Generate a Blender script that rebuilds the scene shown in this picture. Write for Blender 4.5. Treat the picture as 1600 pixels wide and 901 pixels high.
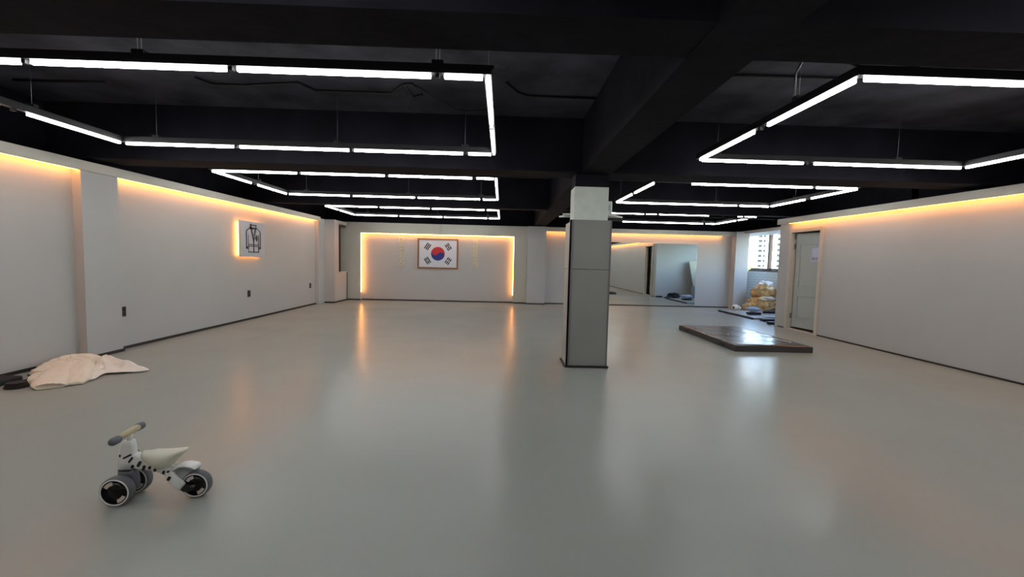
import bpy, bmesh, math, random
from mathutils import Vector, Matrix, noise

sc = bpy.context.scene
for o in list(bpy.data.objects):
    bpy.data.objects.remove(o, do_unlink=True)

# ---------------------------------------------------------------- camera
YAW, PITCH, ROLL, FPX = 0.023969, -0.065076, 0.024459, 668.9
cam_d = bpy.data.cameras.new('camera')
cam_d.sensor_width = 36.0
cam_d.lens = FPX / 1600 * 36
cam_d.clip_start = 0.05
cam_d.clip_end = 800
cam = bpy.data.objects.new('camera', cam_d)
sc.collection.objects.link(cam)
cy_, sy_, cp_, sp_ = math.cos(YAW), math.sin(YAW), math.cos(PITCH), math.sin(PITCH)
fw = Vector((sy_ * cp_, cy_ * cp_, sp_))
rt = Vector((cy_, -sy_, 0))
up = rt.cross(fw)
r2 = math.cos(ROLL) * rt + math.sin(ROLL) * up
u2 = -math.sin(ROLL) * rt + math.cos(ROLL) * up
M = Matrix((r2, u2, -fw)).transposed().to_4x4()
M.translation = Vector((0, 0, 1.25))
cam.matrix_world = M
sc.camera = cam

# ---------------------------------------------------------------- light levels
TUBE = 24.5          # radiance of the white tubes
COVE = 17.0           # radiance of the warm LED strips
SKY = 2.8
SUN = 2.5
sc.view_settings.view_transform = 'Standard'
sc.view_settings.look = 'None'
sc.view_settings.gamma = 1.0
sc.view_settings.use_curve_mapping = False
sc.view_settings.exposure = 0.0

world = bpy.data.worlds.new('world')
sc.world = world
world.use_nodes = True
wn = world.node_tree
wn.nodes.clear()
w_out = wn.nodes.new('ShaderNodeOutputWorld')
w_bg = wn.nodes.new('ShaderNodeBackground')
w_sky = wn.nodes.new('ShaderNodeTexSky')
w_sky.sky_type = 'NISHITA'
w_sky.sun_disc = False
w_sky.sun_elevation = math.radians(42)
w_sky.sun_rotation = math.radians(200)
w_bg.inputs['Strength'].default_value = SKY
wn.links.new(w_sky.outputs[0], w_bg.inputs[0])
wn.links.new(w_bg.outputs[0], w_out.inputs[0])

sun_d = bpy.data.lights.new('sun', 'SUN')
sun_d.energy = SUN
sun_d.angle = math.radians(0.6)
sun_d.color = (1, 0.96, 0.9)
sun = bpy.data.objects.new('sun', sun_d)
sc.collection.objects.link(sun)
sun.rotation_euler = Vector((0.35, 0.75, -0.75)).to_track_quat('-Z', 'Y').to_euler()

# ---------------------------------------------------------------- materials
def mat(name, col, rough=0.6, metal=0.0, spec=0.5, var=0.0, scale=4.0, bump=0.0, bscale=40.0,
        emit=None, estr=0.0, detail=4.0, coat=0.0, sheen=0.0, rvar=0.0):
    m = bpy.data.materials.new(name)
    m.use_nodes = True
    nt = m.node_tree
    b = nt.nodes['Principled BSDF']
    b.inputs['Base Color'].default_value = (*col, 1)
    b.inputs['Roughness'].default_value = rough
    b.inputs['Metallic'].default_value = metal
    b.inputs['Specular IOR Level'].default_value = spec
    b.inputs['Coat Weight'].default_value = coat
    b.inputs['Sheen Weight'].default_value = sheen
    tc = nt.nodes.new('ShaderNodeTexCoord')
    if var > 0 or rvar > 0:
        n = nt.nodes.new('ShaderNodeTexNoise')
        n.inputs['Scale'].default_value = scale
        n.inputs['Detail'].default_value = detail
        nt.links.new(tc.outputs['Object'], n.inputs['Vector'])
        if var > 0:
            r = nt.nodes.new('ShaderNodeValToRGB')
            r.color_ramp.elements[0].position = 0.3
            r.color_ramp.elements[1].position = 0.7
            r.color_ramp.elements[0].color = (*[c * (1 - var) for c in col], 1)
            r.color_ramp.elements[1].color = (*[min(1, c * (1 + var)) for c in col], 1)
            nt.links.new(n.outputs['Fac'], r.inputs['Fac'])
            nt.links.new(r.outputs['Color'], b.inputs['Base Color'])
        if rvar > 0:
            mr = nt.nodes.new('ShaderNodeMapRange')
            mr.inputs['To Min'].default_value = rough - rvar
            mr.inputs['To Max'].default_value = rough + rvar
            nt.links.new(n.outputs['Fac'], mr.inputs['Value'])
            nt.links.new(mr.outputs['Result'], b.inputs['Roughness'])
    if bump > 0:
        n2 = nt.nodes.new('ShaderNodeTexNoise')
        n2.inputs['Scale'].default_value = bscale
        n2.inputs['Detail'].default_value = 5
        nt.links.new(tc.outputs['Object'], n2.inputs['Vector'])
        bp = nt.nodes.new('ShaderNodeBump')
        bp.inputs['Strength'].default_value = bump
        bp.inputs['Distance'].default_value = 0.01
        nt.links.new(n2.outputs['Fac'], bp.inputs['Height'])
        nt.links.new(bp.outputs['Normal'], b.inputs['Normal'])
    if emit:
        b.inputs['Emission Color'].default_value = (*emit, 1)
        b.inputs['Emission Strength'].default_value = estr
    return m

M_wall = mat('wall_paint', (0.47, 0.465, 0.46), 0.55, var=0.02, scale=1.5, bump=0.04, bscale=120)
M_cream = mat('cream_trim_paint', (0.56, 0.53, 0.47), 0.5, var=0.03, scale=3)
M_backpaint = mat('back_frame_paint', (0.50, 0.49, 0.43), 0.5, var=0.02, scale=3)
M_black = mat('black_ceiling_paint', (0.009, 0.009, 0.0135), 0.75, spec=0.1, var=0.35, scale=2.2, bump=0.5, bscale=9)
M_slab = mat('black_concrete', (0.042, 0.042, 0.055), 0.8, spec=0.25, var=0.55, scale=2.4, bump=1.0, bscale=7, detail=8)
M_base = mat('dark_baseboard', (0.012, 0.011, 0.011), 0.5)
M_seam = mat('panel_joint', (0.30, 0.30, 0.30), 0.6)
M_tube = mat('tube_light', (0.9, 0.9, 0.9), 0.4, emit=(0.985, 1.0, 0.995), estr=TUBE)
M_led = mat('warm_led', (0.9, 0.7, 0.4), 0.4, emit=(1.0, 0.37, 0.075), estr=COVE)
M_house = mat('black_fixture_metal', (0.02, 0.02, 0.022), 0.45)
M_wire = mat('steel_wire', (0.35, 0.35, 0.36), 0.35, metal=0.9)
M_cable = mat('black_cable', (0.008, 0.008, 0.009), 0.5)
M_colgrey = mat('grey_padding', (0.27, 0.278, 0.265), 0.55, var=0.04, scale=2.5, bump=0.08, bscale=200)
M_colbeige = mat('beige_padding', (0.46, 0.43, 0.38), 0.55, var=0.03, scale=2)
M_coldark = mat('corner_guard', (0.17, 0.175, 0.185), 0.5)
M_plaster = mat('pale_green_plaster', (0.66, 0.73, 0.67), 0.7, var=0.06, scale=9, bump=0.2, bscale=25)
M_white = mat('white_gloss', (0.72, 0.72, 0.70), 0.35)
M_mirror = mat('mirror_silver', (0.80, 0.86, 0.83), 0.012, metal=1.0)
M_outlet = mat('black_outlet_plastic', (0.022, 0.02, 0.019), 0.4)
M_hole = mat('socket_hole', (0.002, 0.002, 0.002), 0.6)
M_wood = mat('flag_frame_wood', (0.26, 0.12, 0.05), 0.45, var=0.2, scale=12)
M_flag = mat('flag_cloth', (0.66, 0.69, 0.76), 0.7)
M_red = mat('flag_red', (0.55, 0.025, 0.03), 0.6)
M_blue = mat('flag_blue', (0.018, 0.03, 0.22), 0.6)
M_ink = mat('black_ink', (0.012, 0.012, 0.015), 0.6)
M_gold = mat('gold_letter', (0.78, 0.72, 0.46), 0.4, metal=0.0)
M_signw = mat('sign_board', (0.52, 0.52, 0.56), 0.5)
M_line = mat('sign_line', (0.05, 0.045, 0.05), 0.6)
M_brown = mat('brown_aluminium', (0.075, 0.045, 0.035), 0.4, metal=0.3)
M_doorw = mat('door_leaf_paint', (0.42, 0.46, 0.44), 0.4, var=0.02)
M_paper = mat('sign_paper', (0.62, 0.61, 0.80), 0.6)
M_hinge = mat('steel_hinge', (0.3, 0.29, 0.27), 0.35, metal=0.9)

def floor_material():
    m = bpy.data.materials.new('grey_vinyl_floor')
    m.use_nodes = True
    nt = m.node_tree
    L = nt.links.new
    b = nt.nodes['Principled BSDF']
    tc = nt.nodes.new('ShaderNodeTexCoord')
    sep = nt.nodes.new('ShaderNodeSeparateXYZ')
    L(tc.outputs['Object'], sep.inputs[0])
    n = nt.nodes.new('ShaderNodeTexNoise')
    n.inputs['Scale'].default_value = 0.8
    n.inputs['Detail'].default_value = 5
    L(tc.outputs['Object'], n.inputs['Vector'])
    r = nt.nodes.new('ShaderNodeValToRGB')
    r.color_ramp.elements[0].position = 0.25
    r.color_ramp.elements[1].position = 0.75
    r.color_ramp.elements[0].color = (0.325, 0.350, 0.332, 1)
    r.color_ramp.elements[1].color = (0.350, 0.375, 0.356, 1)
    L(n.outputs['Fac'], r.inputs['Fac'])
    # seams of the two metre wide vinyl sheets, running the length of the hall
    md = nt.nodes.new('ShaderNodeMath'); md.operation = 'ADD'; md.inputs[1].default_value = 27.78
    L(sep.outputs['X'], md.inputs[0])
    fr = nt.nodes.new('ShaderNodeMath'); fr.operation = 'MODULO'; fr.inputs[1].default_value = 8.02
    L(md.outputs[0], fr.inputs[0])
    lt = nt.nodes.new('ShaderNodeMath'); lt.operation = 'LESS_THAN'; lt.inputs[1].default_value = 0.006
    L(fr.outputs[0], lt.inputs[0])
    mx = nt.nodes.new('ShaderNodeMixRGB')
    mx.inputs['Color2'].default_value = (0.31, 0.33, 0.315, 1)
    L(lt.outputs[0], mx.inputs['Fac'])
    L(r.outputs['Color'], mx.inputs['Color1'])
    # scattered pale scuffs
    v = nt.nodes.new('ShaderNodeTexVoronoi')
    v.inputs['Scale'].default_value = 1.7
    L(tc.outputs['Object'], v.inputs['Vector'])
    vl = nt.nodes.new('ShaderNodeMath'); vl.operation = 'LESS_THAN'; vl.inputs[1].default_value = 0.006
    L(v.outputs['Distance'], vl.inputs[0])
    mx2 = nt.nodes.new('ShaderNodeMixRGB')
    mx2.inputs['Color2'].default_value = (0.42, 0.43, 0.42, 1)
    L(vl.outputs[0], mx2.inputs['Fac'])
    L(mx.outputs[0], mx2.inputs['Color1'])
    L(mx2.outputs[0], b.inputs['Base Color'])
    mr = nt.nodes.new('ShaderNodeMapRange')
    mr.inputs['To Min'].default_value = 0.20
    mr.inputs['To Max'].default_value = 0.30
    L(n.outputs['Fac'], mr.inputs['Value'])
    L(mr.outputs['Result'], b.inputs['Roughness'])
    b.inputs['Specular IOR Level'].default_value = 0.22
    # gentle waviness of the sheet over the screed
    n2 = nt.nodes.new('ShaderNodeTexNoise')
    n2.inputs['Scale'].default_value = 2.2
    n2.inputs['Detail'].default_value = 6
    L(tc.outputs['Object'], n2.inputs['Vector'])
    bp = nt.nodes.new('ShaderNodeBump')
    bp.inputs['Strength'].default_value = 0.25
    bp.inputs['Distance'].default_value = 0.02
    L(n2.outputs['Fac'], bp.inputs['Height'])
    L(bp.outputs['Normal'], b.inputs['Normal'])
    return m
M_floor = floor_material()

def brick_material(name, c1, c2, mortar, sx, sy):
    m = bpy.data.materials.new(name)
    m.use_nodes = True
    nt = m.node_tree
    b = nt.nodes['Principled BSDF']
    tc = nt.nodes.new('ShaderNodeTexCoord')
    mp = nt.nodes.new('ShaderNodeMapping')
    mp.inputs['Rotation'].default_value = (math.radians(90), 0, math.radians(90))
    nt.links.new(tc.outputs['Object'], mp.inputs['Vector'])
    br = nt.nodes.new('ShaderNodeTexBrick')
    br.inputs['Color1'].default_value = (*c1, 1)
    br.inputs['Color2'].default_value = (*c2, 1)
    br.inputs['Mortar'].default_value = (*mortar, 1)
    br.inputs['Scale'].default_value = 1.0
    br.inputs['Brick Width'].default_value = sx
    br.inputs['Row Height'].default_value = sy
    br.inputs['Mortar Size'].default_value = 0.006
    sw = nt.nodes.new('ShaderNodeSeparateXYZ')
    cb = nt.nodes.new('ShaderNodeCombineXYZ')
    nt.links.new(tc.outputs['Object'], sw.inputs[0])
    nt.links.new(sw.outputs['Y'], cb.inputs['X'])
    nt.links.new(sw.outputs['Z'], cb.inputs['Y'])
    nt.links.new(cb.outputs[0], br.inputs['Vector'])
    nt.links.new(br.outputs['Color'], b.inputs['Base Color'])
    b.inputs['Roughness'].default_value = 0.5
    return m
M_whitebrick = brick_material('white_brick_cladding', (0.62, 0.63, 0.62), (0.66, 0.67, 0.66), (0.45, 0.46, 0.47), 0.24, 0.085)

def glass_material():
    m = bpy.data.materials.new('window_glass')
    m.use_nodes = True
    nt = m.node_tree
    nt.nodes.clear()
    o = nt.nodes.new('ShaderNodeOutputMaterial')
    t = nt.nodes.new('ShaderNodeBsdfTransparent')
    t.inputs[0].default_value = (0.93, 0.96, 0.95, 1)
    g = nt.nodes.new('ShaderNodeBsdfGlossy')
    g.inputs['Roughness'].default_value = 0.02
    mx = nt.nodes.new('ShaderNodeMixShader')
    mx.inputs[0].default_value = 0.07
    nt.links.new(t.outputs[0], mx.inputs[1])
    nt.links.new(g.outputs[0], mx.inputs[2])
    nt.links.new(mx.outputs[0], o.inputs[0])
    return m
M_glass = glass_material()

# ---------------------------------------------------------------- mesh helpers
class MB:
    """collects shapes for ONE mesh object"""
    def __init__(self):
        self.bm = bmesh.new()
        self.mi = 0
    def _faces(self, fs, smooth=False):
        for f in fs:
            f.material_index = self.mi
            f.smooth = smooth
    def box(self, x0, x1, y0, y1, z0, z1, bevel=0.0, mi=None, mtx=None):
        if mi is not None: self.mi = mi
        c = Vector(((x0 + x1) / 2, (y0 + y1) / 2, (z0 + z1) / 2))
        g = bmesh.ops.create_cube(self.bm, size=1.0)
        vs = g['verts']
        for v in vs:
            v.co = Vector((v.co.x * (x1 - x0), v.co.y * (y1 - y0), v.co.z * (z1 - z0))) + c
        fs = list({f for v in vs for f in v.link_faces})
        self._faces(fs)
        if bevel > 0:
            es = list({e for v in vs for e in v.link_edges})
            r = bmesh.ops.bevel(self.bm, geom=es, offset=bevel, segments=3, profile=0.5, affect='EDGES')
            self._faces(r['faces'], True)
            vs = list({v for f in r['faces'] for v in f.verts} | {v for v in vs if v.is_valid})
        if mtx is not None:
            bmesh.ops.transform(self.bm, matrix=mtx, verts=vs)
        return self
    def poly(self, pts, thick_dir, mi=None):
        """planar polygon extruded along a vector"""
        if mi is not None: self.mi = mi
        d = Vector(thick_dir)
        a = [self.bm.verts.new(Vector(p)) for p in pts]
        b = [self.bm.verts.new(Vector(p) + d) for p in pts]
        fs = [self.bm.faces.new(a), self.bm.faces.new(b[::-1])]
        n = len(pts)
        for i in range(n):
            fs.append(self.bm.faces.new((a[i], b[i], b[(i + 1) % n], a[(i + 1) % n])))
        self._faces(fs)
        return self
    def loft(self, rings, mi=None, caps=True, smooth=True, closed=True):
        if mi is not None: self.mi = mi
        R = [[self.bm.verts.new(Vector(p)) for p in r] for r in rings]
        fs = []
        n = len(R[0])
        for a, b in zip(R, R[1:]):
            for i in range(n if closed else n - 1):
                fs.append(self.bm.faces.new((a[i], a[(i + 1) % n], b[(i + 1) % n], b[i])))
        if caps and closed:
            fs.append(self.bm.faces.new(R[0][::-1]))
            fs.append(self.bm.faces.new(R[-1]))
        self._faces(fs, smooth)
        return self
    def tube(self, pts, r, seg=8, mi=None):
        pts = [Vector(p) for p in pts]
        rings = []
        prev = None
        for i, p in enumerate(pts):
            t = (pts[min(i + 1, len(pts) - 1)] - pts[max(i - 1, 0)]).normalized()
            ref = Vector((0, 0, 1)) if abs(t.z) < 0.9 else Vector((1, 0, 0))
            if prev is not None: ref = prev
            s = t.cross(ref)
            if s.length < 1e-4: s = t.orthogonal()
            s.normalize()
            u = s.cross(t).normalized()
            prev = u
            rr = r[i] if isinstance(r, (list, tuple)) else r
            rings.append([p + rr * (math.cos(a) * s + math.sin(a) * u) for a in
                          [2 * math.pi * k / seg for k in range(seg)]])
        return self.loft(rings, mi)
    def lathe(self, prof, axis='Y', c=(0, 0, 0), seg=40, mi=None, closed=False):
        """prof: list of (radius, offset along axis)"""
        c = Vector(c)
        rings = []
        for r, h in prof:
            ring = []
            for k in range(seg):
                a = 2 * math.pi * k / seg
                if axis == 'Y': v = Vector((r * math.cos(a), h, r * math.sin(a)))
                elif axis == 'Z': v = Vector((r * math.cos(a), r * math.sin(a), h))
                else: v = Vector((h, r * math.cos(a), r * math.sin(a)))
                ring.append(c + v)
            rings.append(ring)
        if closed: rings.append(rings[0])
        return self.loft(rings, mi, caps=not closed)
    def build(self, name, mats, parent=None, kind=None, loc=None):
        bmesh.ops.remove_doubles(self.bm, verts=self.bm.verts, dist=1e-6)
        bmesh.ops.recalc_face_normals(self.bm, faces=self.bm.faces)
        me = bpy.data.meshes.new(name)
        self.bm.to_mesh(me)
        self.bm.free()
        for m in (mats if isinstance(mats, (list, tuple)) else [mats]):
            me.materials.append(m)
        o = bpy.data.objects.new(name, me)
        sc.collection.objects.link(o)
        if parent is not None:
            o.parent = parent
            o.matrix_parent_inverse = Matrix.Translation(-parent.location) if False else Matrix.Identity(4)
        if loc: o.location = loc
        if kind: o['kind'] = kind
        return o

def tag(o, label, cat, group=None):
    o['label'] = label
    o['category'] = cat
    if group: o['group'] = group
    return o
def thing(name, label, cat, loc=(0, 0, 0), group=None):
    o = bpy.data.objects.new(name, None)
    o.empty_display_size = 0.1
    sc.collection.objects.link(o)
    o.location = loc
    return tag(o, label, cat, group)
def struct(name, mb, m, parent=None):
    return mb.build(name, m, parent, kind='structure')

# ================================================================ THE SETTING
LX = -4.82          # left recessed wall plane
RX = 5.86           # right wall plane
BY = 12.60          # back wall plane
ZC = 2.90           # slab
ZB = 2.29           # underside of the beams
WX = 7.90           # window wall plane

struct('floor', MB().box(-5.4, 8.3, -3.4, 14.0, -0.12, 0.0), M_floor)

ceiling = struct('ceiling', MB().box(-5.4, 8.3, -3.4, 14.0, ZC, ZC + 0.15), M_slab)
for y0, y1 in ((-1.35, -1.0), (1.88, 2.21), (5.02, 5.42), (8.70, 8.92), (12.7, 13.0)):
    struct('ceiling_beam', MB().box(-5.2, 8.1, y0, y1, ZB, ZC - 0.002), M_black, ceiling)
struct('ceiling_beam', MB().box(0.90, 1.24, -3.2, 12.7, ZB - 0.004, ZC - 0.002), M_black, ceiling)

# left wall: light panels furred out from the dark shell
wl = MB()
wl.box(-5.30, -5.16, -3.2, 13.8, 0, ZC, mi=1)
wl.box(-5.155, LX, -3.2, 4.95, 0, 2.16, mi=0)
wl.box(-5.155, -4.72, 4.95, 5.41, 0, 2.16, mi=0)          # pier
wl.box(-5.155, LX, 5.41, 11.16, 0, 2.16, mi=0)
struct('wall_left', wl, [M_wall, M_black])
t = MB()
t.box(-4.735, -4.70, -3.2, 11.22, 2.14, 2.25, bevel=0.004)
t.box(-5.155, -4.736, -3.2, 11.22, 2.20, 2.25)
tr = struct('trim_1', t, M_cream)
struct('led_strip', MB().box(-4.775, -4.738, -3.2, 4.945, 2.142, 2.165), M_led, tr)
struct('led_strip', MB().box(-4.775, -4.738, 5.43, 11.1, 2.142, 2.165), M_led, tr)
b = MB()
b.box(LX - 0.001, LX + 0.012, -3.2, 4.94, 0, 0.035)
b.box(-4.721, -4.707, 4.94, 5.42, 0, 0.035)
b.box(-4.80, -4.72, 4.937, 4.949, 0, 0.035)
b.box(LX - 0.001, LX + 0.012, 5.42, 11.2, 0, 0.035)
struct('baseboard_left', b, M_base)

# left rear corner box with a deep opening on its flank
c = MB()
c.box(-5.155, -4.48, 11.55, 11.86, 0, 2.22)
c.box(-5.155, -4.48, 11.861, 12.46, 0, 0.80)
c.box(-5.155, -4.48, 11.861, 12.46, 2.13, 2.22)
c.box(-5.155, -4.95, 11.861, 12.46, 0.80, 2.13)
c.box(-5.155, -4.74, 11.17, 11.55, 0, 2.22)
struct('wall_corner', c, M_wall)
nf = MB()
nf.box(-4.60, -4.50, 11.865, 11.91, 0.81, 2.12)
nf.box(-4.60, -4.50, 12.02, 12.05, 0.81, 2.12)
nf.box(-4.60, -4.50, 11.91, 12.45, 2.08, 2.125)
struct('trim_2', nf, M_brown)
struct('trim_3', MB().box(-4.70, -4.465, 11.87, 12.48, 0.802, 0.83, bevel=0.004), M_cream)
b = MB()
b.box(-4.74, -4.468, 11.536, 11.549, 0, 0.035)
b.box(-4.479, -4.467, 11.55, 12.47, 0, 0.035)
b.box(-4.50, -4.469, 12.461, 12.475, 0, 0.80)             # dark gap beside the low wall
struct('baseboard_corner', b, M_base)

# back wall
w = MB()
w.box(-5.3, 7.16, 13.62, 13.75, 0, ZC, mi=1)
w.box(7.16, 7.90, 13.62, 13.75, 0, 2.3, mi=0)
w.box(7.16, 7.90, 13.62, 13.75, 2.3, ZC, mi=1)
w.box(-5.155, 7.15, BY + 0.10, BY + 0.25, 2.20, ZC, mi=1)
w.box(-5.155, -4.095, BY - 0.10, BY + 0.2, 0, 2.245, mi=2)      # left jamb of the panel
w.box(0.33, 0.72, BY - 0.10, BY + 0.2, 0, 2.245, mi=2)          # right jamb
w.box(-4.095, 0.33, BY - 0.10, BY + 0.2, 1.945, 2.245, mi=2)    # head
w.box(-4.095, 0.33, BY, BY + 0.2, 0, 1.95, mi=0)                # recessed panel
w.box(0.72, 1.25, BY - 0.22, BY + 0.2, 0, 2.245, mi=0)          # pier
w.box(1.25, 6.78, BY, BY + 0.2, 0, 2.2, mi=0)
w.box(6.78, 7.16, BY - 0.25, 13.6, 0, 2.245, mi=0)              # pier by the window
struct('wall_back', w, [M_wall, M_black, M_backpaint])
t = MB()
t.box(1.255, 6.775, BY - 0.13, BY - 0.10, 2.12, 2.245)
t.box(1.255, 6.775, BY - 0.10, BY + 0.15, 2.205, 2.245)
tr = struct('trim_4', t, M_cream)
struct('led_strip', MB().box(1.27, 6.45, BY - 0.097, BY - 0.06, 2.122, 2.14), M_led, tr)
t = MB()
for x in (-1.83, -1.80, -1.77):
    t.box(x - 0.004, x + 0.004, BY - 0.104, BY - 0.10, 1.96, 2.24)
tr = struct('trim_5', t, M_seam)
struct('led_strip', MB().box(-4.09, 0.325, BY - 0.097, BY - 0.062, 1.925, 1.943), M_led, tr)
struct('led_strip', MB().box(-4.093, -4.075, BY - 0.097, BY - 0.062, 0.24, 1.925), M_led, tr)
struct('led_strip', MB().box(0.310, 0.328, BY - 0.097, BY - 0.062, 0.24, 1.925), M_led, tr)
b = MB()
b.box(-4.465, -4.095, BY - 0.113, BY - 0.101, 0, 0.035)
b.box(-4.095, 0.33, BY - 0.013, BY - 0.001, 0, 0.035)
b.box(0.33, 0.72, BY - 0.113, BY - 0.101, 0, 0.035)
b.box(0.71, 1.26, BY - 0.233, BY - 0.221, 0, 0.03)
b.box(1.26, 6.77, BY - 0.013, BY - 0.001, 0, 0.03)
b.box(6.77, 7.16, BY - 0.262, BY - 0.251, 0, 0.02)
struct('baseboard_back', b, M_base)

# right wall with its door opening (y 8.00 .. 8.50)
DY0, DY1, DZ = 7.79, 8.57, 1.95
w = MB()
w.box(6.15, 6.25, -3.2, 7.0, 2.05, ZC, mi=1)
w.box(6.15, 6.25, 7.0, 9.0, 2.2, ZC, mi=1)
w.box(RX, RX + 0.065, -3.2, DY0, 0, 2.17, mi=0)
w.box(RX, RX + 0.065, DY1, 8.86, 0, 2.17, mi=0)
w.box(RX, RX + 0.065, DY0, DY1, DZ, 2.17, mi=0)
w.box(RX, 8.05, 8.86, 8.98, 0, 2.20, mi=0)
w.box(6.15, 8.05, 8.86, 8.98, 2.20, ZC, mi=1)                 # partition that faces the window bay
w.box(RX + 0.065, 8.0, 6.3, 6.4, 0, 2.0, mi=0)
w.box(RX + 0.29, 8.0, 6.3, 6.4, 2.0, ZC, mi=1)             # far partition of the small room
w.box(7.9, 8.0, 6.4, 8.86, 0, ZC, mi=0)

struct('wall_right', w, [M_wall, M_black])
t = MB()
t.box(RX - 0.13, RX - 0.095, -3.2, 8.90, 2.13, 2.24, bevel=0.004)
t.box(RX - 0.095, 6.15, -3.2, 8.90, 2.20, 2.24)
tr = struct('trim_6', t, M_cream)
struct('led_strip', MB().box(RX - 0.092, RX - 0.058, -3.2, 8.60, 2.132, 2.155), M_led, tr)
b = MB()
b.box(RX - 0.012, RX + 0.001, -3.2, DY0 - 0.05, 0, 0.022)
b.box(RX - 0.012, RX + 0.001, DY1 + 0.07, 8.86, 0, 0.022)
struct('baseboard_right', b, M_base)

# shell behind the camera
w = MB()
w.box(-5.3, 8.1, -3.35, -3.22, 0, ZC)
struct('wall_rear', w, M_wall)

# window wall: white brick below, aluminium window, soffit above
w = MB()
w.box(WX, WX + 0.2, 8.98, 13.62, 0, 1.10, mi=0)
w.box(WX, WX + 0.2, 8.98, 13.62, 2.30, ZC, mi=1)
w.box(WX, WX + 0.2, 8.98, 9.3, 1.10, 2.30, mi=0)
w.box(8.05, 8.2, -3.3, 8.98, 0, ZC, mi=1)
struct('wall_window', w, [M_whitebrick, M_black])
struct('trim_7', MB().box(7.02, WX, 8.99, 13.6, 2.19, 2.245).box(7.02, 7.06, 8.99, 13.6, 2.245, 2.27), M_cream)
f = MB()
f.box(WX + 0.02, WX + 0.12, 9.3, 13.6, 1.10, 1.15)
f.box(WX + 0.02, WX + 0.12, 9.3, 13.6, 2.25, 2.30)
for y in (9.33, 10.95, 12.62):
    f.box(WX + 0.02, WX + 0.12, y - 0.03, y + 0.03, 1.15, 2.25)
win = struct('window_1', f, M_brown)
for k, (y0, y1) in enumerate(((9.36, 11.0), (10.92, 12.66), (12.58, 13.61))):
    xx = WX + 0.045 + 0.03 * (k % 2)
    s = MB()
    s.box(xx, xx + 0.025, y0, y0 + 0.055, 1.151, 2.249)
    if k < 2: s.box(xx, xx + 0.025, y1 - 0.055, y1, 1.151, 2.249)
    s.box(xx, xx + 0.025, y0 + 0.055, y1 - 0.055, 1.151, 1.20)
    s.box(xx, xx + 0.025, y0 + 0.055, y1 - 0.055, 2.20, 2.249)
    sash = struct('window_sash', s, M_brown, win)
    struct('glass_pane', MB().box(xx + 0.011, xx + 0.014, y0 + 0.055, y1 - 0.055, 1.20, 2.20), M_glass, sash)

# door frame and leaf, half open into the small room
f = MB()
f.box(RX - 0.035, RX + 0.07, DY1 - 0.001, DY1 + 0.06, 0, DZ + 0.06)
f.box(RX - 0.035, RX + 0.07, DY0 - 0.06, DY0 + 0.001, 0, DZ + 0.06)
f.box(RX - 0.035, RX + 0.07, DY0, DY1, DZ, DZ + 0.06)
f.box(RX - 0.035, RX + 0.07, DY0, DY1, 0, 0.02)
door = struct('door_1', f, M_cream)
ang = math.radians(9)
DM = Matrix.Translation((RX + 0.072, DY1 - 0.012, 0)) @ Matrix.Rotation(ang, 4, 'Z')
leafw = 0.775
lf = MB()
lf.box(0, 0.035, -leafw, 0, 0.05, DZ - 0.02, mtx=DM)
for z0, z1 in ((0.22, 0.70), (0.84, 1.72)):
    for a, bb, c0, c1 in ((-leafw + 0.10, -0.10, z0, z0 + 0.018), (-leafw + 0.10, -0.10, z1 - 0.018, z1),
                          (-leafw + 0.10, -leafw + 0.118, z0, z1), (-0.118, -0.10, z0, z1)):
        lf.box(-0.013, 0.002, a, bb, c0, c1, mtx=DM)
    lf.box(-0.009, 0.002, -leafw + 0.14, -0.14, z0 + 0.04, z1 - 0.04, bevel=0.002, mtx=DM)
leaf = struct('door_leaf', lf, M_doorw, door)
h = MB()
for z in (0.22, 1.62, 1.82):
    h.tube([(RX + 0.058, DY1 - 0.012, z), (RX + 0.058, DY1 - 0.012, z + 0.1)], 0.010, 10)
    h.box(RX + 0.03, RX + 0.066, DY1 - 0.006, DY1 - 0.002, z, z + 0.1)
struct('door_hinge', h, M_hinge, door)

# ---------------------------------------------------------------- outside the window
M_bld = mat('white_render', (0.80, 0.80, 0.80), 0.8)
M_bldg = mat('pale_green_render', (0.70, 0.78, 0.74), 0.8)
M_bwin = mat('dark_window_band', (0.03, 0.038, 0.038), 0.9, spec=0.05)
M_leaf = mat('tree_leaves', (0.16, 0.24, 0.05), 0.7, var=0.5, scale=1.5)
M_ground = mat('street_ground', (0.25, 0.25, 0.24), 0.9)
struct('ground', MB().box(10, 400, -100, 500, -13, -12.5), M_ground)
def tower(label, loc, rz, x0, x1, depth, z1, mats, cols, floors, fh=3.0):
    e = thing('apartment_building', label, 'building', (loc[0], loc[1], -12.5))
    e.rotation_euler = (0, 0, math.radians(rz))
    MB().box(x0, x1, 0, depth, 0, z1 + 12.5).build('wall', mats[0], e)
    for (cx, cw) in cols:
        first = MB().box(cx - cw / 2, cx + cw / 2, -0.3, 0.05, 0, 1.5).build('window', mats[1], e, loc=(0, 0, 1.5))
        for k in range(1, floors):
            c_ = first.copy(); sc.collection.objects.link(c_); c_.location = (0, 0, 1.5 + k * fh)
    MB().box(x0 - 0.3, x1 + 0.3, -0.3, depth, z1 + 12.501, z1 + 13.5).build('parapet', mats[0], e)
    return e
tower('white apartment tower with a dark column of balcony windows, left half of the window view',
      (155.6, 256.5), -31.24, -22, 6.0, 16, 62, (M_bld, M_bwin), [(0.0, 2.0), (2.2, 1.0)], 14)
tower('pale green apartment tower with wide window bands, right half of the window view',
      (150.9, 235.8), -32.6, -0.3, 30, 14, 62, (M_bldg, M_bwin), [(2.9, 2.8), (7.5, 3.0), (12.5, 3.0)], 14)
random.seed(5)
tree = thing('leafy_tree', 'bright green treetop seen through the window left of its mullion', 'tree', (34.5, 58, -12.5))
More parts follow.
